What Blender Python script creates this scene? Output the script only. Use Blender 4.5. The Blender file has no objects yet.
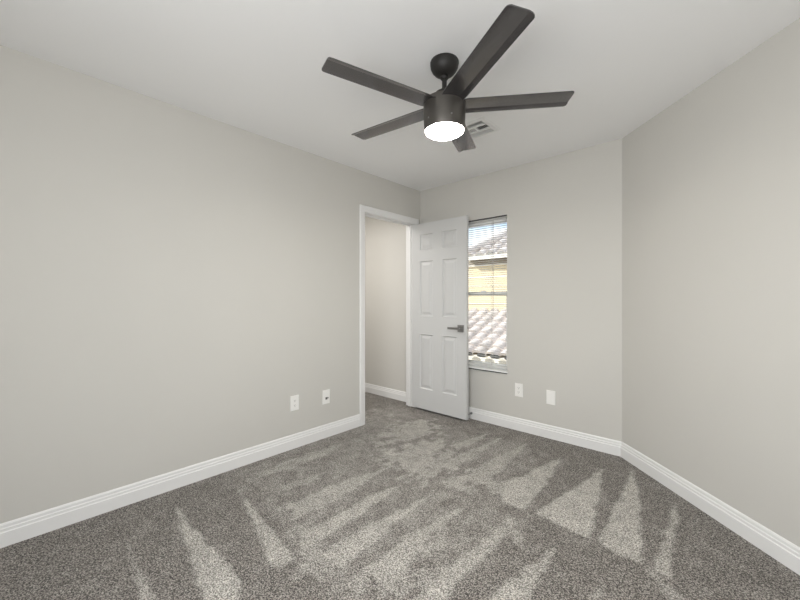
import bpy, bmesh, math, random
import numpy as np
from mathutils import Vector, Matrix, noise

C = bpy.context.scene.collection
scene = bpy.context.scene
PI = math.pi
R = math.radians

# ------------------------------------------------------------------ camera
cam_d = bpy.data.cameras.new('camera')
cam_d.sensor_width = 36.0
cam_d.lens = 362.0 / 800.0 * 36.0
cam_d.clip_start = 0.02
cam = bpy.data.objects.new('camera', cam_d)
C.objects.link(cam)
cam.location = (2.62, 0.0, 1.20)
cam.rotation_euler = (R(90), 0, R(42.5))
scene.camera = cam

# ------------------------------------------------------------------ exposure
vs = scene.view_settings
vs.view_transform = 'Standard'
vs.look = 'None'
vs.gamma = 1.0
vs.use_curve_mapping = False
vs.exposure = 1.02

# ------------------------------------------------------------------ world sky
w = bpy.data.worlds.new('sky')
scene.world = w
w.use_nodes = True
nt = w.node_tree
nt.nodes.clear()
wo = nt.nodes.new('ShaderNodeOutputWorld')
bg = nt.nodes.new('ShaderNodeBackground')
sky = nt.nodes.new('ShaderNodeTexSky')
sky.sky_type = 'NISHITA'
sky.sun_disc = False
sky.sun_elevation = R(58)
sky.sun_rotation = R(215)
sky.air_density = 1.0
sky.dust_density = 0.6
hs = nt.nodes.new('ShaderNodeHueSaturation')
hs.inputs['Saturation'].default_value = 0.75
tc = nt.nodes.new('ShaderNodeTexCoord')
mp = nt.nodes.new('ShaderNodeMapping')
mp.inputs['Scale'].default_value = (3.0, 3.0, 9.0)
cn = nt.nodes.new('ShaderNodeTexNoise')
cn.inputs['Scale'].default_value = 1.6
cn.inputs['Detail'].default_value = 6
cr = nt.nodes.new('ShaderNodeValToRGB')
cr.color_ramp.elements[0].position = 0.44
cr.color_ramp.elements[1].position = 0.62
mx = nt.nodes.new('ShaderNodeMix')
mx.data_type = 'RGBA'
mx.inputs[7].default_value = (7.0, 7.0, 7.0, 1)
nt.links.new(tc.outputs['Generated'], mp.inputs['Vector'])
nt.links.new(mp.outputs['Vector'], cn.inputs['Vector'])
nt.links.new(cn.outputs['Fac'], cr.inputs['Fac'])
nt.links.new(sky.outputs[0], hs.inputs['Color'])
nt.links.new(cr.outputs['Color'], mx.inputs[0])
nt.links.new(hs.outputs[0], mx.inputs[6])
nt.links.new(mx.outputs[2], bg.inputs['Color'])
bg.inputs['Strength'].default_value = 0.145
nt.links.new(bg.outputs[0], wo.inputs['Surface'])

# ------------------------------------------------------------------ sun and added fill lights
def lamp(name, kind, loc, rot, energy, color=(1, 1, 1), **kw):
    d = bpy.data.lights.new(name, kind)
    d.energy = energy
    d.color = color
    for k, v in kw.items():
        setattr(d, k, v)
    o = bpy.data.objects.new(name, d)
    C.objects.link(o)
    o.location = loc
    o.rotation_euler = rot
    return o

# sun from behind-left of the photographer, high
sdir = Vector((0.85, 0.65, -0.75)).normalized()
sun = lamp('sun', 'SUN', (0, 0, 8), (0, 0, 0), 3.8, (1.0, 0.96, 0.9), angle=R(0.6))
sun.rotation_euler = sdir.to_track_quat('-Z', 'Y').to_euler()
# fill lights added to even out the room, set in two invented windows
lamp('fill_light_right', 'AREA', (3.47, 0.0, 1.35), (0, R(96), 0), 6, (0.97, 0.985, 1.0),
     shape='RECTANGLE', size=1.25, size_y=1.3)
lamp('fill_light_rear', 'AREA', (2.45, -0.87, 1.35), (R(90), 0, 0), 24, (0.97, 0.985, 1.0),
     shape='RECTANGLE', size=1.5, size_y=1.25)
# unseen fill light added to brighten the hall, no fixture
lamp('hall_fill_light', 'AREA', (-0.75, 2.0, 2.36), (0, 0, 0), 11, (1.0, 0.97, 0.93), shape='DISK', size=0.9)
FAN_EMIT = 84.0

# ------------------------------------------------------------------ materials
def mat(name, color, rough=0.6, bump=None, metallic=0.0, spec=0.5, var=None, coat=0.0, emit=None):
    m = bpy.data.materials.new(name)
    m.use_nodes = True
    n = m.node_tree
    b = n.nodes['Principled BSDF']
    b.inputs['Base Color'].default_value = (*color, 1)
    b.inputs['Roughness'].default_value = rough
    b.inputs['Metallic'].default_value = metallic
    b.inputs['Specular IOR Level'].default_value = spec
    b.inputs['Coat Weight'].default_value = coat
    t = n.nodes.new('ShaderNodeTexCoord')
    if bump:
        sc, st, dist = bump
        x = n.nodes.new('ShaderNodeTexNoise')
        x.inputs['Scale'].default_value = sc
        x.inputs['Detail'].default_value = 3
        bu = n.nodes.new('ShaderNodeBump')
        bu.inputs['Strength'].default_value = st
        bu.inputs['Distance'].default_value = dist
        n.links.new(t.outputs['Object'], x.inputs['Vector'])
        n.links.new(x.outputs['Fac'], bu.inputs['Height'])
        n.links.new(bu.outputs['Normal'], b.inputs['Normal'])
    if var:
        sc, amt = var
        x = n.nodes.new('ShaderNodeTexNoise')
        x.inputs['Scale'].default_value = sc
        x.inputs['Detail'].default_value = 4
        mr = n.nodes.new('ShaderNodeMapRange')
        mr.inputs[1].default_value = 0.3
        mr.inputs[2].default_value = 0.7
        mr.inputs[3].default_value = 1 - amt
        mr.inputs[4].default_value = 1 + amt
        mm = n.nodes.new('ShaderNodeMix')
        mm.data_type = 'RGBA'
        mm.blend_type = 'MULTIPLY'
        mm.inputs[0].default_value = 1
        mm.inputs[6].default_value = (*color, 1)
        n.links.new(t.outputs['Object'], x.inputs['Vector'])
        n.links.new(x.outputs['Fac'], mr.inputs[0])
        n.links.new(mr.outputs[0], mm.inputs[7])
        n.links.new(mm.outputs[2], b.inputs['Base Color'])
    if emit:
        b.inputs['Emission Color'].default_value = (*emit[0], 1)
        b.inputs['Emission Strength'].default_value = emit[1]
    return m

M_WALL = mat('wall_paint', (0.590, 0.575, 0.540), 0.85, bump=(160, 0.12, 0.002), var=(1.5, 0.012), spec=0.25)
M_HALL = mat('hall_paint', (0.630, 0.612, 0.575), 0.85, bump=(160, 0.12, 0.002), spec=0.25)
M_CEIL = mat('ceiling_paint', (0.90, 0.90, 0.90), 0.9, bump=(120, 0.10, 0.002), spec=0.2)
M_TRIM = mat('trim_paint', (0.80, 0.795, 0.785), 0.38, bump=(60, 0.02, 0.001))
M_DOOR = mat('door_paint', (0.60, 0.60, 0.595), 0.42, bump=(220, 0.03, 0.001))
M_PLATE = mat('outlet_plastic', (0.86, 0.85, 0.82), 0.35, bump=(90, 0.01, 0.001))
M_SLOT = mat('outlet_slot', (0.10, 0.095, 0.09), 0.5, bump=(90, 0.01, 0.001))
M_NICKEL = mat('dark_nickel', (0.30, 0.295, 0.29), 0.32, bump=(300, 0.02, 0.0005), metallic=0.9)
M_STEEL = mat('bright_steel', (0.62, 0.61, 0.59), 0.4, bump=(300, 0.02, 0.0005), metallic=0.6)
M_BRONZE = mat('fan_dark_bronze', (0.018, 0.0165, 0.015), 0.5, bump=(300, 0.02, 0.0005), spec=0.35)
M_DRUM = mat('fan_drum_bronze', (0.085, 0.078, 0.070), 0.38, bump=(300, 0.02, 0.0005), metallic=0.55)
M_BLADE = mat('fan_blade_bronze', (0.105, 0.100, 0.103), 0.24, bump=(260, 0.03, 0.0006), metallic=0.7, coat=0.3)
M_LENS = mat('fan_lens', (0.95, 0.95, 0.93), 0.4, bump=(40, 0.01, 0.001), emit=((1.0, 0.965, 0.90), FAN_EMIT))
M_VENT = mat('vent_white_metal', (0.80, 0.80, 0.79), 0.45, bump=(90, 0.01, 0.001))
M_DUCT = mat('vent_dark_duct', (0.05, 0.05, 0.05), 0.8, bump=(50, 0.05, 0.001))
M_VINYL = mat('window_vinyl', (0.92, 0.92, 0.91), 0.35, bump=(60, 0.01, 0.001))
M_SLAT = mat('blind_slat', (0.92, 0.92, 0.91), 0.45, bump=(60, 0.01, 0.001))
# thin white slats let some daylight through
n = M_SLAT.node_tree
pb = n.nodes['Principled BSDF']
tl = n.nodes.new('ShaderNodeBsdfTranslucent')
tl.inputs['Color'].default_value = (0.9, 0.9, 0.88, 1)
mxs = n.nodes.new('ShaderNodeMixShader')
mxs.inputs[0].default_value = 0.65
n.links.new(pb.outputs[0], mxs.inputs[1])
n.links.new(tl.outputs[0], mxs.inputs[2])
n.links.new(mxs.outputs[0], n.nodes['Material Output'].inputs['Surface'])
M_CORD = mat('blind_cord', (0.45, 0.44, 0.42), 0.8, bump=(400, 0.1, 0.001))
M_DARK_STRIP = mat('window_dark_strip', (0.04, 0.04, 0.042), 0.5, bump=(90, 0.02, 0.001))  # dark tone of the thin strips at sill and head
M_RUBBER = mat('black_rubber', (0.025, 0.025, 0.025), 0.6, bump=(90, 0.02, 0.001))
M_STUCCO = mat('tan_stucco', (0.66, 0.56, 0.38), 0.9, bump=(40, 0.3, 0.01), var=(6, 0.04))
M_FASCIA = mat('fascia_cream', (0.78, 0.75, 0.68), 0.7, bump=(30, 0.05, 0.004))
M_SOFFIT_SHADE = mat('soffit_and_shade_brown', (0.30, 0.26, 0.21), 0.8, bump=(30, 0.05, 0.004))  # soffit colour, also the painted shade band below the eave
M_TILE = mat('roof_tile', (0.58, 0.53, 0.505), 0.85, bump=(25, 0.3, 0.01), var=(4.5, 0.22))
M_EXT = mat('exterior_stucco', (0.62, 0.55, 0.45), 0.9, bump=(40, 0.3, 0.01))
M_GROUND = mat('ground_gravel', (0.42, 0.37, 0.30), 0.95, bump=(30, 0.5, 0.02), var=(8, 0.2))

# window glass: clear pane with a faint real reflection
M_GLASS = bpy.data.materials.new('window_glass')
M_GLASS.use_nodes = True
n = M_GLASS.node_tree
n.nodes.clear()
go = n.nodes.new('ShaderNodeOutputMaterial')
tr = n.nodes.new('ShaderNodeBsdfTransparent')
tr.inputs[0].default_value = (0.93, 0.95, 0.95, 1)
gl = n.nodes.new('ShaderNodeBsdfGlossy')
gl.inputs['Roughness'].default_value = 0.02
fr = n.nodes.new('ShaderNodeFresnel')
fr.inputs[0].default_value = 1.35
ms = n.nodes.new('ShaderNodeMixShader')
n.links.new(fr.outputs[0], ms.inputs[0])
n.links.new(tr.outputs[0], ms.inputs[1])
n.links.new(gl.outputs[0], ms.inputs[2])
n.links.new(ms.outputs[0], go.inputs['Surface'])

# carpet: speckled cut pile, lighter where the vacuum laid the nap over
M_CARPET = bpy.data.materials.new('carpet_pile')
M_CARPET.use_nodes = True
n = M_CARPET.node_tree
b = n.nodes['Principled BSDF']
b.inputs['Roughness'].default_value = 1.0
b.inputs['Specular IOR Level'].default_value = 0.05
b.inputs['Sheen Weight'].default_value = 0.15
t = n.nodes.new('ShaderNodeTexCoord')
at = n.nodes.new('ShaderNodeAttribute')
at.attribute_name = 'nap'
n1 = n.nodes.new('ShaderNodeTexNoise')
n1.inputs['Scale'].default_value = 150
n1.inputs['Detail'].default_value = 2.5
n1.inputs['Roughness'].default_value = 0.75
vo = n.nodes.new('ShaderNodeTexVoronoi')
vo.inputs['Scale'].default_value = 250
sepc = n.nodes.new('ShaderNodeSeparateColor')
tuft = n.nodes.new('ShaderNodeMath')
tuft.operation = 'MULTIPLY_ADD'
tuft.inputs[1].default_value = 0.30
sh = n.nodes.new('ShaderNodeMath')
sh.operation = 'SUBTRACT'
sh.inputs[1].default_value = 0.15
n2 = n.nodes.new('ShaderNodeTexNoise')
n2.inputs['Scale'].default_value = 9
n2.inputs['Detail'].default_value = 4
sp = n.nodes.new('ShaderNodeValToRGB')
e = sp.color_ramp.elements
e[0].position = 0.36
e[0].color = (0.046, 0.041, 0.036, 1)
e[1].position = 0.64
e[1].color = (0.46, 0.425, 0.385, 1)
mid = e.new(0.5)
mid.color = (0.150, 0.136, 0.122, 1)
sp2 = n.nodes.new('ShaderNodeValToRGB')
e = sp2.color_ramp.elements
e[0].position = 0.34
e[0].color = (0.155, 0.142, 0.126, 1)
e[1].position = 0.66
e[1].color = (0.86, 0.83, 0.77, 1)
mid = e.new(0.5)
mid.color = (0.46, 0.435, 0.395, 1)
mr = n.nodes.new('ShaderNodeMapRange')
mr.inputs[1].default_value = 0.35
mr.inputs[2].default_value = 0.65
mr.inputs[3].default_value = -0.16
mr.inputs[4].default_value = 0.16
a2 = n.nodes.new('ShaderNodeMath')
a2.operation = 'ADD'
a2.use_clamp = True
mm = n.nodes.new('ShaderNodeMix')
mm.data_type = 'RGBA'
bu = n.nodes.new('ShaderNodeBump')
bu.inputs['Strength'].default_value = 0.8
bu.inputs['Distance'].default_value = 0.008
L = n.links.new
L(t.outputs['Object'], n1.inputs['Vector'])
L(t.outputs['Object'], n2.inputs['Vector'])
L(t.outputs['Object'], vo.inputs['Vector'])
L(vo.outputs['Color'], sepc.inputs[0])
L(sepc.outputs[0], tuft.inputs[0])
L(n1.outputs['Fac'], sh.inputs[0])
L(sh.outputs[0], tuft.inputs[2])
L(tuft.outputs[0], sp.inputs['Fac'])
L(tuft.outputs[0], sp2.inputs['Fac'])
L(n2.outputs['Fac'], mr.inputs[0])
L(at.outputs['Fac'], a2.inputs[0])
L(mr.outputs[0], a2.inputs[1])
L(a2.outputs[0], mm.inputs[0])
L(sp.outputs['Color'], mm.inputs[6])
L(sp2.outputs['Color'], mm.inputs[7])
L(mm.outputs[2], b.inputs['Base Color'])
L(tuft.outputs[0], bu.inputs['Height'])
L(bu.outputs['Normal'], b.inputs['Normal'])

# ------------------------------------------------------------------ helpers
def link(name, bm, m, parent=None, smooth=False, loc=None, bevel=0.0, auto=None):
    bmesh.ops.recalc_face_normals(bm, faces=bm.faces)
    me = bpy.data.meshes.new(name)
    bm.to_mesh(me)
    bm.free()
    mats = m if isinstance(m, (list, tuple)) else [m]
    for x in mats:
        me.materials.append(x)
    if smooth:
        for p in me.polygons:
            p.use_smooth = True
        if auto:
            me.set_sharp_from_angle(angle=R(auto))
    o = bpy.data.objects.new(name, me)
    C.objects.link(o)
    if parent:
        o.parent = parent
    if loc:
        o.location = loc
    if bevel:
        md = o.modifiers.new('bevel', 'BEVEL')
        md.width = bevel
        md.segments = 2
        md.limit_method = 'ANGLE'
        md.angle_limit = R(35)
    return o

def tag(o, label, cat, group=None, kind=None):
    o['label'] = label
    o['category'] = cat
    if group:
        o['group'] = group
    if kind:
        o['kind'] = kind
    return o

def empty(name, loc, label, cat, rotz=0.0, group=None, kind=None):
    o = bpy.data.objects.new(name, None)
    o.empty_display_size = 0.1
    C.objects.link(o)
    o.location = loc
    o.rotation_euler = (0, 0, rotz)
    return tag(o, label, cat, group, kind)

def box(bm, x0, x1, y0, y1, z0, z1, mi=0):
    vs_ = [bm.verts.new(p) for p in ((x0, y0, z0), (x1, y0, z0), (x1, y1, z0), (x0, y1, z0),
                                     (x0, y0, z1), (x1, y0, z1), (x1, y1, z1), (x0, y1, z1))]
    for f in ((0, 3, 2, 1), (4, 5, 6, 7), (0, 1, 5, 4), (1, 2, 6, 5), (2, 3, 7, 6), (3, 0, 4, 7)):
        bm.faces.new([vs_[i] for i in f]).material_index = mi
    return vs_

def bx(*a):
    bm = bmesh.new()
    box(bm, *a)
    return bm

def prism(pts, z0, z1):
    bm = bmesh.new()
    lo = [bm.verts.new((x, y, z0)) for x, y in pts]
    hi = [bm.verts.new((x, y, z1)) for x, y in pts]
    k = len(pts)
    bm.faces.new(lo[::-1])
    bm.faces.new(hi)
    for i in range(k):
        bm.faces.new((lo[i], lo[(i + 1) % k], hi[(i + 1) % k], hi[i]))
    return bm

def lathe(prof, seg=48, bm=None, off=(0, 0, 0)):
    bm = bm or bmesh.new()
    rings = []
    for r, z in prof:
        if r < 1e-6:
            rings.append([bm.verts.new((off[0], off[1], off[2] + z))])
        else:
            rings.append([bm.verts.new((off[0] + r * math.cos(2 * PI * i / seg), off[1] + r * math.sin(2 * PI * i / seg), off[2] + z)) for i in range(seg)])
    for a, c in zip(rings, rings[1:]):
        for i in range(seg):
            j = (i + 1) % seg
            if len(a) == 1 and len(c) == 1:
                continue
            if len(a) == 1:
                bm.faces.new((a[0], c[i], c[j]))
            elif len(c) == 1:
                bm.faces.new((a[i], a[j], c[0]))
            else:
                bm.faces.new((a[i], a[j], c[j], c[i]))
    for e_ in (rings[0], rings[-1]):
        if len(e_) > 2:
            bm.faces.new(e_)
    return bm

def tube(bm, p0, p1, r, seg=8):
    p0, p1 = Vector(p0), Vector(p1)
    d = (p1 - p0).normalized()
    a = d.orthogonal().normalized()
    c = d.cross(a)
    rings = []
    for p in (p0, p1):
        rings.append([bm.verts.new(p + a * r * math.cos(2 * PI * i / seg) + c * r * math.sin(2 * PI * i / seg)) for i in range(seg)])
    for i in range(seg):
        j = (i + 1) % seg
        bm.faces.new((rings[0][i], rings[0][j], rings[1][j], rings[1][i]))
    bm.faces.new(rings[0][::-1])
    bm.faces.new(rings[1])
    return bm

def wall_with_hole(axis, c0, c1, a0, a1, z0, z1, hole):
    """slab between c0..c1 on `axis`, spanning a0..a1 and z0..z1, with a rectangular opening"""
    h0, h1, k0, k1 = hole
    bm = bmesh.new()
    us = [a0, h0, h1, a1]
    zs = [z0, k0, k1, z1]
    def P(c, a, z):
        return (c, a, z) if axis == 'x' else (a, c, z)
    V = {}
    for s, c in enumerate((c0, c1)):
        for i, a in enumerate(us):
            for j, z in enumerate(zs):
                V[s, i, j] = bm.verts.new(P(c, a, z))
    for s in (0, 1):
        for i in range(3):
            for j in range(3):
                if i == 1 and j == 1:
                    continue
                bm.faces.new((V[s, i, j], V[s, i + 1, j], V[s, i + 1, j + 1], V[s, i, j + 1]))
    for i in range(3):
        for j in (0, 3):
            bm.faces.new((V[0, i, j], V[0, i + 1, j], V[1, i + 1, j], V[1, i, j]))
    for j in range(3):
        for i in (0, 3):
            bm.faces.new((V[0, i, j], V[0, i, j + 1], V[1, i, j + 1], V[1, i, j]))
    for j in (1, 2):
        bm.faces.new((V[0, 1, j], V[0, 2, j], V[1, 2, j], V[1, 1, j]))
    for i in (1, 2):
        bm.faces.new((V[0, i, 1], V[0, i, 2], V[1, i, 2], V[1, i, 1]))
    return bm

def structure(o, label, cat):
    return tag(o, label, cat, kind='structure')

# ------------------------------------------------------------------ room dimensions
H = 2.44
YB = 3.20           # back wall
XR = 3.50           # far right wall
YR = -0.90          # wall behind the photographer
XD = 2.00           # where the angled wall leaves the back wall
T = 0.115
DY0, DY1, DH = 2.352, 3.095, 2.045      # doorway in the left wall
WX0, WX1, WZ0, WZ1 = 0.447, 1.057, 0.511, 2.007   # window in the back wall
HX = -1.30          # far side of the hall

NAP_LIGHT = [
    [(0.389, 0.411), (0.875, 0.365), (1.017, 0.344), (1.085, 0.407), (0.922, 0.408), (0.667, 0.409)],
    [(0.245, 0.67), (0.68, 0.598), (1.061, 0.535), (1.194, 0.507), (1.238, 0.546), (1.161, 0.627), (1.083, 0.688), (0.906, 0.678), (0.698, 0.674)],
    [(0.323, 0.997), (0.691, 0.91), (1.091, 0.814), (1.135, 0.838), (1.126, 0.915), (0.926, 0.934), (0.697, 0.953)],
    [(0.81, 1.848), (0.723, 1.572), (0.703, 1.344), (0.71, 1.196), (0.715, 1.101), (0.852, 1.107), (0.877, 1.236), (0.861, 1.457)],
    [(1.04, 1.844), (0.987, 1.51), (0.995, 1.239), (0.982, 1.05), (1.047, 0.963), (1.114, 0.987), (1.1, 1.191), (1.073, 1.471)],
    [(1.258, 1.789), (1.222, 1.525), (1.196, 1.302), (1.176, 1.101), (1.19, 0.991), (1.327, 1.014), (1.328, 1.082), (1.316, 1.26), (1.282, 1.527)],
    [(1.473, 1.823), (1.436, 1.618), (1.411, 1.41), (1.411, 1.249), (1.402, 1.066), (1.528, 1.067), (1.553, 1.245), (1.5, 1.429), (1.487, 1.64)],
    [(1.728, 1.837), (1.707, 1.618), (1.679, 1.362), (1.684, 1.174), (1.694, 1.04), (1.787, 1.125), (1.776, 1.258), (1.763, 1.481), (1.766, 1.693)],
    [(0.221, 1.922), (0.18, 1.692), (0.186, 1.406), (0.167, 1.158), (0.265, 1.153), (0.32, 1.4), (0.299, 1.674)],
    [(0.517, 1.559), (0.499, 1.367), (0.473, 1.184), (0.557, 1.178), (0.592, 1.344)],
    [(1.667, 2.867), (1.618, 2.675), (1.562, 2.359), (1.487, 2.217), (1.604, 2.015), (1.749, 1.994), (1.727, 2.367)],
    [(1.947, 2.891), (1.803, 2.011), (1.945, 2.0), (2.095, 1.985), (2.039, 2.341)],
    [(2.095, 3.026), (2.121, 2.417), (2.138, 1.978), (2.232, 1.955), (2.322, 1.95), (2.255, 2.344), (2.199, 2.652)],
    [(2.373, 2.705), (2.367, 2.33), (2.361, 1.953), (2.428, 1.928), (2.412, 2.166), (2.404, 2.48)],
    [(2.313, 1.95), (2.358, 1.95), (2.479, 1.835), (2.444, 1.803)],
    [(1.989, 1.788), (1.947, 1.606), (1.916, 1.422), (1.902, 1.242), (2.016, 1.347), (2.009, 1.458), (2.005, 1.619)],
    [(2.217, 1.75), (2.206, 1.652), (2.204, 1.545), (2.239, 1.577)],
    [(1.007, 2.985), (0.954, 2.712), (0.913, 2.471), (1.006, 2.449), (1.038, 2.671)],
    [(1.143, 2.947), (1.095, 2.638), (1.051, 2.339), (1.064, 2.102), (1.164, 2.132), (1.164, 2.371), (1.161, 2.617)],
    [(1.351, 2.986), (1.309, 2.65), (1.265, 2.373), (1.294, 2.059), (1.4, 2.084), (1.428, 2.333), (1.399, 2.634)],
    [(0.314, 2.317), (0.229, 2.638), (0.34, 2.862), (0.539, 2.844), (0.737, 2.544), (0.652, 2.375), (0.524, 2.288), (0.477, 2.071)],
    [(0.605, 2.081), (0.661, 2.325), (0.777, 2.519), (0.992, 2.384), (1.102, 2.075), (1.2, 1.833), (1.041, 1.863), (0.883, 1.874), (0.697, 1.921)],
    [(1.133, 2.103), (1.242, 2.244), (1.468, 2.255), (1.644, 2.175), (1.617, 2.027), (1.46, 2.006), (1.29, 1.949)],
    [(0.699, 1.072), (0.999, 0.97), (1.172, 0.922), (1.48, 0.919), (1.543, 0.902), (1.657, 1.006), (1.411, 1.035), (1.182, 1.02), (0.989, 1.045), (0.81, 1.121)],
    [(1.401, 1.259), (1.457, 1.589), (1.553, 1.562), (1.633, 1.319), (1.669, 1.16), (1.661, 1.047), (1.523, 1.026), (1.404, 1.1)],
    [(1.653, 1.893), (1.736, 1.869), (1.825, 1.726), (1.774, 1.721), (1.689, 1.801)],
]
NAP_MID = [(-0.072, 1.996), (-0.386, 2.857), (-0.056, 3.003), (0.555, 2.822), (1.389, 2.936), (1.676, 2.502), (1.769, 1.898), (1.848, 1.257), (1.435, 0.878), (1.137, 0.908), (0.714, 0.956), (0.306, 1.014), (0.058, 1.019), (-0.015, 1.386)]

# ------------------------------------------------------------------ floor with vacuum tracks in the nap
def seg_dist(px, py, poly):
    """signed distance (positive inside) of grid points to a polygon"""
    d = np.full(px.shape, 1e9)
    inside = np.zeros(px.shape, bool)
    k = len(poly)
    for i in range(k):
        ax, ay = poly[i]
        bx_, by_ = poly[(i + 1) % k]
        ex, ey = bx_ - ax, by_ - ay
        L2 = ex * ex + ey * ey + 1e-12
        tt = np.clip(((px - ax) * ex + (py - ay) * ey) / L2, 0, 1)
        d = np.minimum(d, np.hypot(px - ax - tt * ex, py - ay - tt * ey))
        cond = ((ay > py) != (by_ > py))
        with np.errstate(divide='ignore', invalid='ignore'):
            xi = (bx_ - ax) * (py - ay) / (by_ - ay + 1e-15) + ax
        inside ^= cond & (px < xi)
    return np.where(inside, d, -d)

def smooth(a, lo, hi):
    q = np.clip((a - lo) / (hi - lo), 0, 1)
    return q * q * (3 - 2 * q)

def build_floor():
    st = 0.014
    xs = np.arange(HX - 0.05, XR + 0.06, st)
    ys = np.arange(YR - 0.05, YB + 0.06, st)
    gx, gy = np.meshgrid(xs, ys)
    rng = np.random.RandomState(4)
    jit = np.array([[noise.noise(Vector((x * 14, y * 14, 3.1))) for x in xs] for y in ys]) * 0.016
    blot = np.array([[noise.fractal(Vector((x * 6.0, y * 3.4, 7.7)), 0.7, 2.0, 5) for x in xs] for y in ys])
    fine = np.array([[noise.fractal(Vector((x * 15, y * 11, 2.2)), 0.8, 2.0, 3) for x in xs] for y in ys])
    m = seg_dist(gx, gy, NAP_MID)
    nap = 0.26 * smooth(m + blot * 0.08, -0.10, 0.12)
    nap = nap + np.clip(blot * .6 + fine * .6, -0.7, 0.7) * 0.22 * smooth(m, -0.05, 0.2)
    for i, poly in enumerate(NAP_LIGHT):
        d = seg_dist(gx, gy, poly) + jit + fine * (0.006 if 9 < i < 15 or i < 3 else 0.016)
        soft = 0.012 if i in (0, 1, 2, 10, 11, 12, 13, 14, 15, 16) else 0.015
        amp = NAP_AMP[i]
        if i >= 20:
            d = d + blot * 0.08 + fine * 0.13
            soft = 0.03
        nap = np.maximum(nap, amp * smooth(d, -soft, soft))
    nap = np.clip(nap * 0.93, 0, 1)
    ny, nx = gx.shape
    verts = np.stack([gx.ravel(), gy.ravel(), (jit * 0.06).ravel()], 1)
    idx = np.arange(nx * ny).reshape(ny, nx)
    faces = np.stack([idx[:-1, :-1].ravel(), idx[:-1, 1:].ravel(), idx[1:, 1:].ravel(), idx[1:, :-1].ravel()], 1)
    me = bpy.data.meshes.new('floor')
    me.from_pydata(verts.tolist(), [], faces.tolist())
    a = me.attributes.new('nap', 'FLOAT', 'POINT')
    a.data.foreach_set('value', nap.ravel().astype(np.float32))
    me.materials.append(M_CARPET)
    o = bpy.data.objects.new('floor', me)
    C.objects.link(o)
    return o

NAP_AMP = [0.75, 0.9, 0.85, 0.78, 0.85, 0.85, 0.82, 0.82, 0.6, 0.6, 0.9, 1.0, 0.95, 0.8, 0.45, 0.8, 0.6, 0.75, 0.75, 0.75, 0.75, 0.8, 0.75, 0.55, 0.6, 0.6]
structure(build_floor(), 'grey brown speckled cut pile carpet with pale vacuum tracks', 'floor')
structure(link('floor_slab', bx(HX - 0.2, XR + 0.2, YR - 0.2, YB + 0.15, -0.25, -0.02), M_EXT), 'slab below the carpet', 'floor')

# ------------------------------------------------------------------ ceiling and walls
VX0, VX1, VY0, VY1 = 1.155, 1.357, 2.205, 2.412       # opening for the air register
def build_ceiling():
    bm = bmesh.new()
    us = [HX - 0.2, VX0, VX1, XR + 0.2]
    ws = [YR - 2.2, VY0, VY1, YB + 0.15]  # rear overhang added to keep the sun out of the rear window
    V = {}
    for s, z in enumerate((H, H + 0.2)):
        for i, x in enumerate(us):
            for j, y in enumerate(ws):
                V[s, i, j] = bm.verts.new((x, y, z))
    for s in (0, 1):
        for i in range(3):
            for j in range(3):
                if s == 0 and i == 1 and j == 1:
                    continue
                bm.faces.new((V[s, i, j], V[s, i + 1, j], V[s, i + 1, j + 1], V[s, i, j + 1]))
    for i in range(3):
        for j in (0, 3):
            bm.faces.new((V[0, i, j], V[0, i + 1, j], V[1, i + 1, j], V[1, i, j]))
    for j in range(3):
        for i in (0, 3):
            bm.faces.new((V[0, i, j], V[0, i, j + 1], V[1, i, j + 1], V[1, i, j]))
    return link('ceiling', bm, M_CEIL)
structure(build_ceiling(), 'flat white painted ceiling', 'ceiling')

structure(link('wall_left', wall_with_hole('x', -T, 0.0, YR, YB, -0.03, H, (DY0 - 0.018, DY1 + 0.018, -0.028, DH + 0.018)), M_WALL),
          'long greige wall with the doorway at its far end', 'wall')
structure(link('wall_back', wall_with_hole('y', YB, YB + 0.15, 0.0, XD + 0.06, 0.0, H, (WX0, WX1, WZ0, WZ1)), M_WALL),
          'short greige wall with the narrow window', 'wall')
d_end = XR - XD
structure(link('wall_angled', prism([(XD, YB), (XR, YB - d_end), (XR + 0.15, YB - d_end + 0.06), (XD + 0.06, YB + 0.15)], 0.0, H), M_WALL),
          'greige wall set at an angle on the right', 'wall')
structure(link('wall_right', wall_with_hole('x', XR, XR + 0.15, YR, YB - d_end, 0.0, H, (-0.70, 0.70, 0.70, 2.05)), M_WALL),
          'greige wall beside the photographer with an added window', 'wall')
structure(link('wall_rear', wall_with_hole('y', YR - 0.15, YR, -T, XR + 0.15, 0.0, H, (1.65, 3.25, 0.70, 2.05)), M_WALL),
          'greige wall behind the photographer with an added wide window', 'wall')
structure(link('wall_hall', bx(HX - 0.1, -T, YB, YB + 0.15, 0.0, H), M_HALL), 'cream hall wall seen through the doorway', 'wall')
structure(link('wall_hall_side', bx(HX - 0.15, HX, YR, YB, 0.0, H), M_HALL), 'cream hall wall across from the doorway', 'wall')
structure(link('wall_hall_end', bx(HX, -T, 0.4, 0.5, 0.0, H), M_HALL), 'cream wall at the near end of the hall', 'wall')

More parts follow.
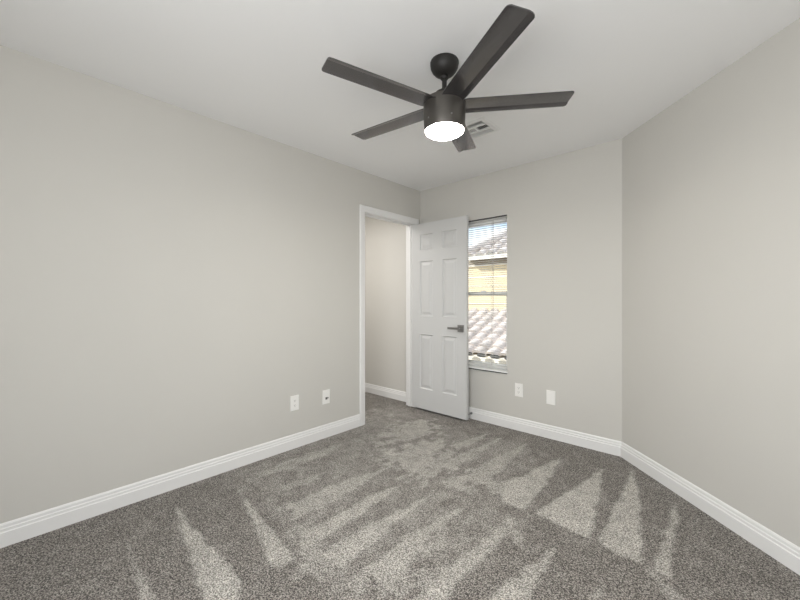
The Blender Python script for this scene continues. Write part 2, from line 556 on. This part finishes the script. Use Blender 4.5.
# ------------------------------------------------------------------ baseboards
BASE = [(0, 0), (.0165, 0), (.0165, .070), (.0120, .0735), (.0120, .087), (.0085, .0905), (.0085, .104), (.0045, .111), (0, .1125)]
def baseboard(name, p0, p1, nrm, m0=0.0, m1=0.0, prof=BASE, m=None, parent=None):
    """moulding from p0 to p1; nrm points into the room; m0/m1 = shortening per unit depth at each end"""
    p0, p1, nrm = Vector((*p0, 0)), Vector((*p1, 0)), Vector((*nrm, 0)).normalized()
    d = (p1 - p0).normalized()
    bm = bmesh.new()
    A = [bm.verts.new(p0 + nrm * q + d * q * m0 + Vector((0, 0, z))) for q, z in prof]
    B = [bm.verts.new(p1 + nrm * q - d * q * m1 + Vector((0, 0, z))) for q, z in prof]
    k = len(prof)
    for i in range(k):
        bm.faces.new((A[i], A[(i + 1) % k], B[(i + 1) % k], B[i]))
    bm.faces.new(A)
    bm.faces.new(B[::-1])
    return link(name, bm, m or M_TRIM, parent)

t22 = math.tan(R(22.5))
structure(baseboard('baseboard_left', (0, YR), (0, DY0 - 0.068), (1, 0), 1, 0), 'white moulded baseboard along the long left wall', 'baseboard')
structure(baseboard('baseboard_back', (0.0, YB), (XD, YB), (0, -1), 1, t22), 'white moulded baseboard under the window', 'baseboard')
structure(baseboard('baseboard_right', (XD, YB), (XR, YB - d_end), (-1, -1), t22, t22), 'white moulded baseboard along the angled right wall', 'baseboard')
structure(baseboard('baseboard_side', (XR, YB - d_end), (XR, YR), (-1, 0), t22, 1), 'white moulded baseboard beside the photographer', 'baseboard')
structure(baseboard('baseboard_rear', (XR, YR), (0, YR), (0, 1), 1, 1), 'white moulded baseboard behind the photographer', 'baseboard')
structure(baseboard('baseboard_hall', (HX, YB), (-T, YB), (0, -1), 1, 0), 'white moulded baseboard on the hall wall beyond the doorway', 'baseboard')
structure(baseboard('baseboard_hall_side', (HX, 0.5), (HX, YB), (1, 0), 1, 1), 'white moulded baseboard on the far side of the hall', 'baseboard')

# ------------------------------------------------------------------ doorway trim: casing, jambs, stop
trim = structure(empty('trim_1', (0, DY0, 0), 'white moulded door casing and jamb around the doorway in the left wall', 'door frame'),
                 'white moulded door casing and jamb around the doorway in the left wall', 'door frame')
CAS = [(0.0, 0.0), (0.0, .011), (.006, .0135), (.022, .0145), (.030, .0165), (.050, .0175), (.058, .0165), (.062, .012), (.062, 0.0)]
def casing(name, side, wall_x, sgn):
    """side: 'near', 'far' or 'head' leg; profile (outward, thickness), mitred at the head"""
    y0, y1, zt = DY0 - 0.004, DY1 + 0.004, DH + 0.004
    bm = bmesh.new()
    def ring(f):
        return [bm.verts.new(f(o_, t_)) for o_, t_ in CAS]
    if side == 'near':
        A = ring(lambda o_, t_: (wall_x + sgn * t_, y0 - o_, 0.0))
        B = ring(lambda o_, t_: (wall_x + sgn * t_, y0 - o_, zt + o_))
    elif side == 'far':
        A = ring(lambda o_, t_: (wall_x + sgn * t_, y1 + o_, 0.0))
        B = ring(lambda o_, t_: (wall_x + sgn * t_, y1 + o_, zt + o_))
    else:
        A = ring(lambda o_, t_: (wall_x + sgn * t_, y0 - o_, zt + o_))
        B = ring(lambda o_, t_: (wall_x + sgn * t_, y1 + o_, zt + o_))
    k = len(CAS)
    for i in range(k):
        bm.faces.new((A[i], A[(i + 1) % k], B[(i + 1) % k], B[i]))
    bm.faces.new(A)
    bm.faces.new(B[::-1])
    o = link(name, bm, M_TRIM)
    o.parent = trim
    o.matrix_parent_inverse = Matrix.Translation((0, -DY0, 0))
    return o
for s_ in ('near', 'far', 'head'):
    casing('casing', s_, 0.0, 1)
    casing('casing', s_, -T, -1)
def trimbox(name, *a, bevel=0.0015):
    o = link(name, bx(*a), M_TRIM, bevel=bevel)
    o.parent = trim
    o.matrix_parent_inverse = Matrix.Translation((0, -DY0, 0))
    return o
trimbox('jamb', -T, 0.0, DY0 - 0.018, DY0, 0.0, DH + 0.018)
trimbox('jamb', -T, 0.0, DY1, DY1 + 0.018, 0.0, DH + 0.018)
trimbox('jamb', -T, 0.0, DY0, DY1, DH, DH + 0.018)
trimbox('door_stop_strip', -0.080, -0.045, DY0, DY0 + 0.011, 0.0, DH)
trimbox('door_stop_strip', -0.080, -0.045, DY1 - 0.011, DY1, 0.0, DH)
trimbox('door_stop_strip', -0.080, -0.045, DY0 + 0.011, DY1 - 0.011, DH - 0.011, DH)

# ------------------------------------------------------------------ door leaf, open at right angles
DWID, DTH, DBOT, DTOP = 0.702, 0.035, 0.022, 2.030
door = empty('door_1', (0.004, 3.055, 0.0), 'white six panel door standing open in front of the window', 'door', kind='structure')
PX = [(0.105, 0.290), (0.405, 0.592)]
PZ = [(0.235, 0.835), (1.020, 1.625), (1.735, 1.915)]
def door_leaf():
    """slab with moulded recessed panels on both faces; local x along the leaf, y 0 (front) .. DTH"""
    bm = bmesh.new()
    xs = sorted({0.0, DWID, *[v for p in PX for v in p]})
    zs = sorted({DBOT, DTOP, *[v for p in PZ for v in p]})
    for face, (y, s) in enumerate(((0.0, 1), (DTH, -1))):
        V = {(i, j): bm.verts.new((x, y, z)) for i, x in enumerate(xs) for j, z in enumerate(zs)}
        for i in range(len(xs) - 1):
            for j in range(len(zs) - 1):
                q = (V[i, j], V[i + 1, j], V[i + 1, j + 1], V[i, j + 1])
                if (xs[i], xs[i + 1]) in PX and (zs[j], zs[j + 1]) in PZ:
                    prev = list(q)
                    for inset, dep in ((.004, -.002), (.014, .0095), (.026, .0095), (.050, .002)):
                        x0, x1, z0, z1 = xs[i] + inset, xs[i + 1] - inset, zs[j] + inset, zs[j + 1] - inset
                        cur = [bm.verts.new((x0, y + s * dep, z0)), bm.verts.new((x1, y + s * dep, z0)),
                               bm.verts.new((x1, y + s * dep, z1)), bm.verts.new((x0, y + s * dep, z1))]
                        for k in range(4):
                            bm.faces.new((prev[k], prev[(k + 1) % 4], cur[(k + 1) % 4], cur[k]))
                        prev = cur
                    bm.faces.new(prev)
                else:
                    bm.faces.new(q)
    for (xa, ya, xb, yb) in ((0, 0, 0, DTH), (DWID, 0, DWID, DTH)):
        bm.faces.new([bm.verts.new(p) for p in ((xa, ya, DBOT), (xb, yb, DBOT), (xb, yb, DTOP), (xa, ya, DTOP))])
    for z in (DBOT, DTOP):
        bm.faces.new([bm.verts.new(p) for p in ((0, 0, z), (DWID, 0, z), (DWID, DTH, z), (0, DTH, z))])
    bmesh.ops.remove_doubles(bm, verts=bm.verts, dist=1e-5)
    return bm
link('door_leaf', door_leaf(), M_DOOR, door)

def lever(sgn, yface):
    """square rose with a straight lever pointing to the hinges"""
    cx, cz = DWID - 0.066, 0.917
    o_ = sgn
    rose = link('handle_rose', bx(cx - 0.035, cx + 0.035, min(yface, yface + o_ * 0.009), max(yface, yface + o_ * 0.009), cz - 0.036, cz + 0.036), M_NICKEL, door, bevel=0.0015)
    bm = bmesh.new()
    tube(bm, (cx, yface + o_ * 0.009, cz), (cx, yface + o_ * 0.046, cz), 0.010, 16)
    ya, yb = sorted((yface + o_ * 0.040, yface + o_ * 0.052))
    box(bm, cx - 0.128, cx + 0.012, ya, yb, cz - 0.0115, cz + 0.0115)
    h = link('door_handle', bm, M_NICKEL, door, bevel=0.0015)
    h['label'] = 'dark nickel straight lever'
lever(-1, 0.0)
lever(1, DTH)
bm = bmesh.new()
box(bm, DWID - 0.0005, DWID + 0.0012, 0.005, 0.030, 0.895, 0.955)
link('latch_plate', bm, M_STEEL, door)
bm = bmesh.new()
box(bm, DWID, DWID + 0.009, 0.011, 0.024, 0.915, 0.935)
link('latch_bolt', bm, M_NICKEL, door, bevel=0.002)
for z in (0.25, 1.03, 1.82):
    bm = bmesh.new()
    tube(bm, (-0.001, DTH + 0.006, z - 0.045), (-0.001, DTH + 0.006, z + 0.045), 0.0055, 12)
    box(bm, -0.0012, 0.0002, 0.004, DTH + 0.004, z - 0.044, z + 0.044)
    link('hinge', bm, M_NICKEL, door)

# door bumper fixed to the back baseboard behind the open door
ds = empty('door_bumper', (0.682, YB - 0.0165, 0.058), 'small dark rubber tipped door bumper on the baseboard behind the door', 'door stop')
bm = bmesh.new()
tube(bm, (0, 0, 0), (0, -0.006, 0), 0.012, 16)
tube(bm, (0, -0.006, 0), (0, -0.062, 0), 0.0055, 12)
link('bumper_rod', bm, M_NICKEL, ds)
bm = bmesh.new()
tube(bm, (0, -0.060, 0), (0, -0.074, 0), 0.0105, 16)
link('rubber_tip', bm, M_RUBBER, ds, bevel=0.002)

# ------------------------------------------------------------------ window in the back wall
win = empty('window_1', (WX0, YB, WZ0), 'tall narrow single hung window behind the open door', 'window', kind='structure')
WW, WH = WX1 - WX0, WZ1 - WZ0
FY0, FY1 = 0.085, 0.145
def wbar(bm, x0, x1, z0, z1, y0=FY0, y1=FY1):
    box(bm, x0, x1, y0, y1, z0, z1)
bm = bmesh.new()
wbar(bm, 0, .026, 0, WH); wbar(bm, WW - .026, WW, 0, WH); wbar(bm, .026, WW - .026, WH - .014, WH); wbar(bm, .026, WW - .026, 0.012, .030)
link('window_frame', bm, M_VINYL, win, bevel=0.002)
ZM = 0.755
def sash(name, z0, z1, y0, y1):
    bm = bmesh.new()
    r = .024
    wbar(bm, .0262, .0262 + r, z0, z1, y0, y1)
    wbar(bm, WW - .0262 - r, WW - .0262, z0, z1, y0, y1)
    wbar(bm, .0262 + r, WW - .0262 - r, z1 - .028, z1, y0, y1)
    wbar(bm, .0262 + r, WW - .0262 - r, z0, z0 + .030, y0, y1)
    s_ = link(name, bm, M_VINYL, win, bevel=0.0015)
    ym = (y0 + y1) / 2
    link('glass_pane', bx(.0262 + r - .004, WW - .0262 - r + .004, ym - .0015, ym + .0015, z0 + .026, z1 - .025), M_GLASS, s_)
sash('lower_sash', .0302, ZM + .018, FY0 + .004, FY0 + .028)
sash('upper_sash', ZM - .018, WH - .0142, FY0 + .032, FY0 + .056)
link('window_sill', bx(-0.008, WW + 0.008, -0.012, FY0, -0.0, 0.012), M_VINYL, win, bevel=0.002)
link('sill_dark_strip', bx(0.0, WW, -0.010, 0.0, -0.009, -0.0005), M_DARK_STRIP, win)  # thin dark strip under the sill nose
link('head_dark_strip', bx(0.001, WW - .001, 0.004, 0.030, WH - .006, WH - .0005), M_DARK_STRIP, win)  # thin dark strip along the window head
lk = bmesh.new()
box(lk, WW / 2 - .025, WW / 2 + .025, FY0 + .006, FY0 + .026, ZM + .018, ZM + .028)
link('sash_lock', lk, M_VINYL, win, bevel=0.002)

# mini blind in the recess, slats open
blind = empty('window_blind', (WX0, YB + 0.042, WZ0), 'white horizontal mini blind with open slats in the narrow window', 'blind')
bm = bmesh.new()
box(bm, .004, WW - .004, -.014, .014, WH - .018, WH - .006)
link('head_rail', bm, M_SLAT, blind, bevel=0.002)
link('bottom_rail', bx(.006, WW - .006, -.014, .014, .030, .052), M_SLAT, blind, bevel=0.004)
bm = bmesh.new()
zz = .072
while zz < WH - .045:
    rows = []
    for k in range(5):
        y = -.0095 + .019 * k / 4
        z = zz + .0022 * (1 - ((k - 2) / 2) ** 2) - y * 0.10
        rows.append((bm.verts.new((.006, y, z)), bm.verts.new((WW - .006, y, z))))
    for a, c in zip(rows, rows[1:]):
        bm.faces.new((a[0], a[1], c[1], c[0]))
    zz += .0205
sl = link('slat_panel', bm, M_SLAT, blind, smooth=True)
md = sl.modifiers.new('thick', 'SOLIDIFY')
md.thickness = 0.0006
for x in (.130, .433):
    bm = bmesh.new()
    tube(bm, (x, -.0138, .05), (x, -.0138, WH - .03), .0012, 6)
    tube(bm, (x, .0138, .05), (x, .0138, WH - .03), .0012, 6)
    link('ladder_cord', bm, M_CORD, blind)
bm = bmesh.new()
tube(bm, (.456, -.024, .55), (.456, -.024, WH - .03), .0034, 8)
link('tilt_wand', bm, M_CORD, blind)

# ------------------------------------------------------------------ two unseen windows added to hold the fill lights
def plain_window(name, axis, c, a0, a1, z0, z1, label):
    root = empty(name, (0, 0, 0), label, 'window', kind='structure')
    def B(bm, u0, u1, k0, k1, t0, t1):
        lo, hi = sorted((c + t0, c + t1))
        if axis == 'x':
            box(bm, lo, hi, u0, u1, k0, k1)
        else:
            box(bm, u0, u1, lo, hi, k0, k1)
    s_ = 1 if axis == 'x' else -1
    bm = bmesh.new()
    f = .04
    mid_ = (a0 + a1) / 2
    B(bm, a0, a0 + f, z0, z1, s_ * .09, s_ * .14)
    B(bm, a1 - f, a1, z0, z1, s_ * .09, s_ * .14)
    B(bm, mid_ - f / 2, mid_ + f / 2, z0 + f, z1 - f, s_ * .09, s_ * .14)
    B(bm, a0 + f, a1 - f, z0, z0 + f, s_ * .09, s_ * .14)
    B(bm, a0 + f, a1 - f, z1 - f, z1, s_ * .09, s_ * .14)
    fr_ = link('window_frame', bm, M_VINYL, root)
    bm = bmesh.new()
    B(bm, a0 + f - .005, a1 - f + .005, z0 + f - .005, z1 - f + .005, s_ * .112, s_ * .116)
    link('glass_pane', bm, M_GLASS, fr_)
plain_window('added_window_right', 'x', XR, -0.70, 0.70, 0.70, 2.05, 'added window beside the photographer, holding a fill light')
plain_window('added_window_rear', 'y', YR, 1.65, 3.25, 0.70, 2.05, 'added wide window behind the photographer, holding a fill light')

# ------------------------------------------------------------------ ceiling fan
FX, FY = 1.516, 1.547
fan = empty('ceiling_fan', (FX, FY, H), 'dark bronze five blade ceiling fan with a lit round lens', 'ceiling fan')
def z(v):
    return v - H
link('canopy', lathe([(0.0, 0), (.072, 0), (.0735, -.004), (.0735, -.014), (.071, -.030), (.064, -.046), (.052, -.060), (.038, -.070), (.026, -.075), (.0, -.076)]), M_BRONZE, fan, smooth=True, auto=40)
link('hanger_ball', lathe([(0.0, -.072), (.020, -.074), (.023, -.083), (.017, -.092), (0.0, -.093)], 24), M_BRONZE, fan, smooth=True, auto=40)
link('downrod', lathe([(0.0, -.088), (.0125, -.088), (.0125, z(2.285)), (0.0, z(2.285))], 24), M_BRONZE, fan, smooth=True, auto=40)
link('motor_cap', lathe([(0.0, z(2.298)), (.018, z(2.298)), (.021, z(2.290)), (.036, z(2.284)), (.048, z(2.276)), (.053, z(2.236)), (0.0, z(2.236))]), M_BRONZE, fan, smooth=True, auto=40)
drum = link('motor_housing', lathe([(0.0, z(2.2355)), (.098, z(2.2355)), (.106, z(2.232)), (.109, z(2.225)), (.109, z(2.200)), (.108, z(2.150)), (.1045, z(2.081)), (.1025, z(2.077)), (.099, z(2.079)), (.0, z(2.081))], 64), M_DRUM, fan, smooth=True, auto=40)
lens = link('light_lens', lathe([(.0965, z(2.0805)), (.0965, z(2.075)), (.090, z(2.0705)), (.062, z(2.067)), (.030, z(2.066)), (0.0, z(2.0655))], 64), M_LENS, fan, smooth=True, auto=60)
lens['label'] = 'glowing white lens'
for a in (205, 258, 325, 85):
    bm = bmesh.new()
    v = Vector((math.cos(R(a)), math.sin(R(a)), 0))
    p = v * .1068 + Vector((0, 0, z(2.120)))
    tube(bm, p - v * .002, p + v * .0022, .0042, 12)
    link('set_screw', bm, M_NICKEL, fan)

def blade_mesh():
    bm = bmesh.new()
    W, R0, R1, th = .122, .060, .640, .0055
    fl = .030                                        # bent trailing strip
    pitch, bend = R(0.3), R(17.0)
    # chord stations, y measured along the chord; y>0 is the lowered edge
    ys = [-W / 2, -W / 2 + .010, -.02, W / 2 - fl - .008, W / 2 - fl, W / 2 - fl + .008, W / 2 - .006, W / 2]
    def height(y):
        k = W / 2 - fl
        zc = -math.tan(pitch) * y
        if y > k:
            zc -= math.tan(bend) * (y - k)
        return zc
    rad = .016
    xs = [R0, .09, .12, .30, .45, R1 - rad, R1 - rad * .55, R1 - rad * .2, R1]
    def half(x):
        if x > R1 - rad:
            q = (x - (R1 - rad)) / rad
            return W / 2 - rad * (1 - math.sqrt(max(0, 1 - q * q)))
        if x < .12:
            return W / 2 - .012 * (0.12 - x) / .06
        return W / 2
    top, bot = [], []
    for x in xs:
        h = half(x)
        rt, rb = [], []
        for y in ys:
            yy = max(-h, min(h, y))
            if abs(y) > W / 2 - .001:
                yy = math.copysign(h, y)
            zc = height(yy)
            edge = .6 if abs(y) > W / 2 - .001 else 1
            rt.append(bm.verts.new((x, yy, zc + th / 2 * edge)))
            rb.append(bm.verts.new((x, yy, zc - th / 2 * edge)))
        top.append(rt)
        bot.append(rb)
    n_, k_ = len(xs), len(ys)
    for i in range(n_ - 1):
        for j in range(k_ - 1):
            bm.faces.new((top[i][j], top[i + 1][j], top[i + 1][j + 1], top[i][j + 1]))
            bm.faces.new((bot[i][j], bot[i][j + 1], bot[i + 1][j + 1], bot[i + 1][j]))
        for j in (0, k_ - 1):
            bm.faces.new((top[i][j], top[i + 1][j], bot[i + 1][j], bot[i][j]))
    for i in (0, n_ - 1):
        for j in range(k_ - 1):
            bm.faces.new((top[i][j], top[i][j + 1], bot[i][j + 1], bot[i][j]))
    return bm
blade0 = None
for k in range(5):
    az = R(132.5 - (21.3, 93.6, 161.6, 240.8, 308.6)[k])
    if blade0 is None:
        o = blade0 = link('blade', blade_mesh(), M_BLADE, fan, smooth=True, auto=12)
    else:
        o = blade0.copy()
        C.objects.link(o)
        o.parent = fan
    o.location = (0, 0, z(2.209))
    o.rotation_euler = (0, -R(2.0), az)

# ------------------------------------------------------------------ air register in the ceiling
vent = empty('air_vent', (1.256, 2.3085, H), 'white square ceiling air register with louvers beside the fan', 'vent')
def ring_frame(x0, x1, y0, y1, ix0, ix1, iy0, iy1, z0, z1):
    bm = bmesh.new()
    def loop(a, b_, c_, d_, zz_):
        return [bm.verts.new(p) for p in ((a, c_, zz_), (b_, c_, zz_), (b_, d_, zz_), (a, d_, zz_))]
    o0 = loop(x0, x1, y0, y1, z0)
    o1 = loop(x0 + .012, x1 - .012, y0 + .012, y1 - .012, z1)
    i1 = loop(ix0, ix1, iy0, iy1, z1)
    i0 = loop(ix0, ix1, iy0, iy1, z0 + .020)
    for A, B in ((o0, o1), (o1, i1), (i1, i0)):
        for k in range(4):
            bm.faces.new((A[k], A[(k + 1) % 4], B[(k + 1) % 4], B[k]))
    return bm
vf = link('vent_frame', ring_frame(-.131, .131, -.125, .125, -.0925, .0925, -.0960, .0960, -.0006, -.008), M_VENT, vent)
bm = bmesh.new()
box(bm, -.0925, .0925, -.0440, -.0315, -.008, .004)
box(bm, -.0925, .0925, .0325, .0450, -.008, .004)
box(bm, -.0065, .0065, -.0315, .0325, -.008, .004)
link('vent_divider', bm, M_VENT, vent)
bm = bmesh.new()
box(bm, -.098, .098, -.101, .101, .024, .060)
link('duct', bm, M_DUCT, vent)
def louvers(x0, x1, y0, y1, along, count, tilt, wdt=.0095):
    bm = bmesh.new()
    for i in range(count):
        f = (i + .5) / count
        dy, dz = math.cos(tilt) * wdt, math.sin(tilt) * wdt
        if along == 'x':
            c = y0 + (y1 - y0) * f
            q = [(x0, c - dy, -dz), (x1, c - dy, -dz), (x1, c + dy, dz), (x0, c + dy, dz)]
        else:
            c = x0 + (x1 - x0) * f
            q = [(c - dy, y0, -dz), (c - dy, y1, -dz), (c + dy, y1, dz), (c + dy, y0, dz)]
        lo = [bm.verts.new((a, b_, cc + .003)) for a, b_, cc in q]
        hi = [bm.verts.new((a, b_, cc + .0042)) for a, b_, cc in q]
        bm.faces.new(lo)
        bm.faces.new(hi)
        for k in range(4):
            bm.faces.new((lo[k], lo[(k + 1) % 4], hi[(k + 1) % 4], hi[k]))
    link('louver_bank', bm, M_VENT, vent)
louvers(-.092, .092, -.0955, -.0445, 'x', 4, R(52))
louvers(-.092, .092, .0455, .0955, 'x', 4, R(-60), .0021)
louvers(.007, .092, -.031, .032, 'y', 6, R(-38))
louvers(-.092, -.007, -.031, .032, 'y', 6, R(38), .0032)

# ------------------------------------------------------------------ wall plates
PW, PH, PT = .076, .122, .006
def plate(name, loc, rotz, label, cat):
    """local: x right along the wall, -y out of the wall, z up"""
    root = empty(name, loc, label, cat, rotz)
    bm = bmesh.new()
    o_ = [(-PW / 2, -PH / 2), (PW / 2, -PH / 2), (PW / 2, PH / 2), (-PW / 2, PH / 2)]
    a = [bm.verts.new((x, 0, zz_)) for x, zz_ in o_]
    b_ = [bm.verts.new((x, -PT * .45, zz_)) for x, zz_ in o_]
    c_ = [bm.verts.new((x * .93, -PT, zz_ * .955)) for x, zz_ in o_]
    bm.faces.new(a)
    for A, B in ((a, b_), (b_, c_)):
        for k in range(4):
            bm.faces.new((A[k], A[(k + 1) % 4], B[(k + 1) % 4], B[k]))
    bm.faces.new(c_)
    link('cover_plate', bm, M_PLATE, root, bevel=0.0008)
    return root
def duplex(root):
    for cz in (-.0195, .0195):
        bm = bmesh.new()
        lo, hi = [], []
        for i in range(24):
            a = 2 * PI * i / 24
            x = max(-.0165, min(.0165, .0185 * math.cos(a) * 1.05))
            zz_ = max(-.0135, min(.0135, .0172 * math.sin(a)))
            lo.append(bm.verts.new((x, -PT + .001, cz + zz_)))
            hi.append(bm.verts.new((x, -PT - .0016, cz + zz_)))
        bm.faces.new(hi)
        for i in range(24):
            bm.faces.new((lo[i], lo[(i + 1) % 24], hi[(i + 1) % 24], hi[i]))
        f = link('receptacle', bm, M_PLATE, root)
        for sx, hh in ((-.0064, .0085), (.0064, .0070)):
            link('slot', bx(sx - .0013, sx + .0013, -PT - .0022, -PT - .0010, cz + .003 - hh / 2, cz + .003 + hh / 2), M_SLOT, f)
        bm = bmesh.new()
        tube(bm, (0, -PT - .0010, cz - .0078), (0, -PT - .0022, cz - .0078), .0026, 12)
        link('ground_hole', bm, M_SLOT, f)
    bm = bmesh.new()
    tube(bm, (0, -PT + .001, 0), (0, -PT - .0012, 0), .0032, 12)
    link('screw', bm, M_PLATE, root)
LROT = R(90)     # local -y faces +x
duplex(plate('wall_outlet', (0.0, 1.590, .363), LROT, 'white double socket outlet low on the left wall, farther from the doorway', 'outlet'))
jack = plate('jack_plate', (0.0, 1.900, .352), LROT, 'white jack plate low on the left wall, nearer the doorway', 'jack plate')
bm = bmesh.new()
box(bm, -.010, .010, -PT - .001, -PT + .001, -.022, -.002)
link('jack_port', bm, M_SLOT, jack)
bm = bmesh.new()
tube(bm, (.014, -PT + .001, -.008), (.014, -PT - .008, -.008), .0048, 14)
link('coax_connector', bm, M_NICKEL, jack)
for cz in (-.042, .042):
    bm = bmesh.new()
    tube(bm, (0, -PT + .001, cz), (0, -PT - .0012, cz), .0030, 12)
    link('screw', bm, M_PLATE, jack)
duplex(plate('wall_outlet', (1.175, YB, .371), 0.0, 'white double socket outlet on the back wall just right of the window', 'outlet'))
blank = plate('blank_plate', (1.464, YB, .354), 0.0, 'plain white blank cover plate on the back wall', 'cover plate')
for cz in (-.042, .042):
    bm = bmesh.new()
    tube(bm, (0, -PT + .001, cz), (0, -PT - .0012, cz), .0030, 12)
    link('screw', bm, M_PLATE, blank)

# ------------------------------------------------------------------ neighbour's house outside the window
house = empty('neighbor_house', (-1.0, 6.5, -3.0), 'tan stucco neighbor house with pale barrel tile roofs seen through the window', 'house')
HINV = Matrix.Translation((1.0, -6.5, 3.0))
def hpart(o):
    o.parent = house
    o.matrix_parent_inverse = HINV
    return o
YW = 6.5
hpart(link('house_wall', bx(-3.2, 6.0, YW, YW + 6.0, -3.0, 2.06), M_STUCCO))
for zt in (1.12, 1.30, 1.48, 1.66):
    hpart(link('wall_band', bx(-3.2, 6.0, YW - .010, YW, zt - .008, zt + .008), M_FASCIA))

def tile_roof(name, x0, x1, y0, z0, length, slope, clip=None, pitch_w=.23, course=.225):
    """barrel tile field; y0/z0 eave, rising with y. clip(x,s) -> keep"""
    bm = bmesh.new()
    nx = int((x1 - x0) / pitch_w * 14)
    ca, sa = math.cos(slope), math.sin(slope)
    nc = int(math.ceil(length / course))
    for c in range(nc):
        s0, s1 = c * course - (.02 if c else .0), (c + 1) * course
        rows = []
        for s_, lift in ((s0, .045), (s1, .0)):
            row = []
            for i in range(nx + 1):
                x = x0 + (x1 - x0) * i / nx
                q = ((x / pitch_w) % 1.0 - .5) / .40
                hgt = (.070 * math.sqrt(max(0.0, 1 - q * q)) if abs(q) < 1 else 0.0) - .045 + lift
                row.append(bm.verts.new((x, y0 + s_ * ca - hgt * sa, z0 + s_ * sa + hgt * ca)))
            rows.append(row)
        butt = [bm.verts.new((v.co.x, v.co.y + .045 * sa, v.co.z - .045 * ca)) for v in rows[0]]
        for i in range(nx):
            xm, sm = (rows[0][i].co.x + rows[0][i + 1].co.x) / 2, (s0 + s1) / 2
            if clip and not clip(xm, sm):
                continue
            bm.faces.new((rows[0][i], rows[0][i + 1], rows[1][i + 1], rows[1][i]))
            bm.faces.new((butt[i], butt[i + 1], rows[0][i + 1], rows[0][i]))
    for v in [v for v in bm.verts if not v.link_faces]:
        bm.verts.remove(v)
    return hpart(link(name, bm, M_TILE, smooth=True, auto=50))

# lower roof under the neighbour's wall
LS = math.atan2(.64, 1.5)
tile_roof('lower_roof', -2.2, 4.0, 5.02, .35, 1.70, LS)
hpart(link('lower_fascia', bx(-2.2, 4.0, 5.04, 5.08, .10, .34), M_FASCIA))
hpart(link('lower_eave_wall', bx(-2.2, 4.0, 5.30, 6.5, -3.0, .30), M_STUCCO))
k = -2.2 + .015 + .115
while k < 4.0:
    bm = bmesh.new()
    lathe([(0, -.004), (.078, -.004), (.078, .004), (0, .004)], 20, bm)
    for v in bm.verts:
        v.co = Vector((v.co.x, v.co.z, v.co.y * .42))
    o = link('bird_stop', bm, M_DUCT)
    o.location = (k, 4.962, .350)
    hpart(o)
    k += .23
# upper roof: hip corner at the left, rising to the right
US = R(31)
UX, UY, UZ = -1.36, 6.30, 2.085
tile_roof('upper_roof', UX, 6.0, UY, UZ, 3.0, US, clip=lambda x, s: (x - UX) > s * math.cos(US) * 0.80)
bm = bmesh.new()
pts = [Vector((UX + .8 * q, UY + q, UZ + .07 + q * math.tan(US))) for q in (0.0, 2.5)]
tube(bm, pts[0], pts[1], .085, 14)
hpart(link('hip_cap', bm, M_TILE, smooth=True, auto=50))
hpart(link('upper_fascia', bx(UX, 6.0, UY + .01, UY + .05, UZ - .085, UZ + .02), M_FASCIA))
hpart(link('soffit', bx(UX, 6.0, UY + .05, YW + .1, UZ - .08, UZ - .05), M_SOFFIT_SHADE))
hpart(link('frieze_board', bx(-3.2, 6.0, YW - .035, YW, UZ - .205, UZ - .178), M_FASCIA))
hpart(link('eave_shade_band', bx(-3.2, 6.0, YW - .012, YW, UZ - .177, UZ - .0805), M_SOFFIT_SHADE))  # eave shade on the wall put in as a dark brown band
structure(link('ground', bx(-30, 30, -30, 40, -3.2, -3.0), M_GROUND), 'pale gravel ground outside the house', 'ground')
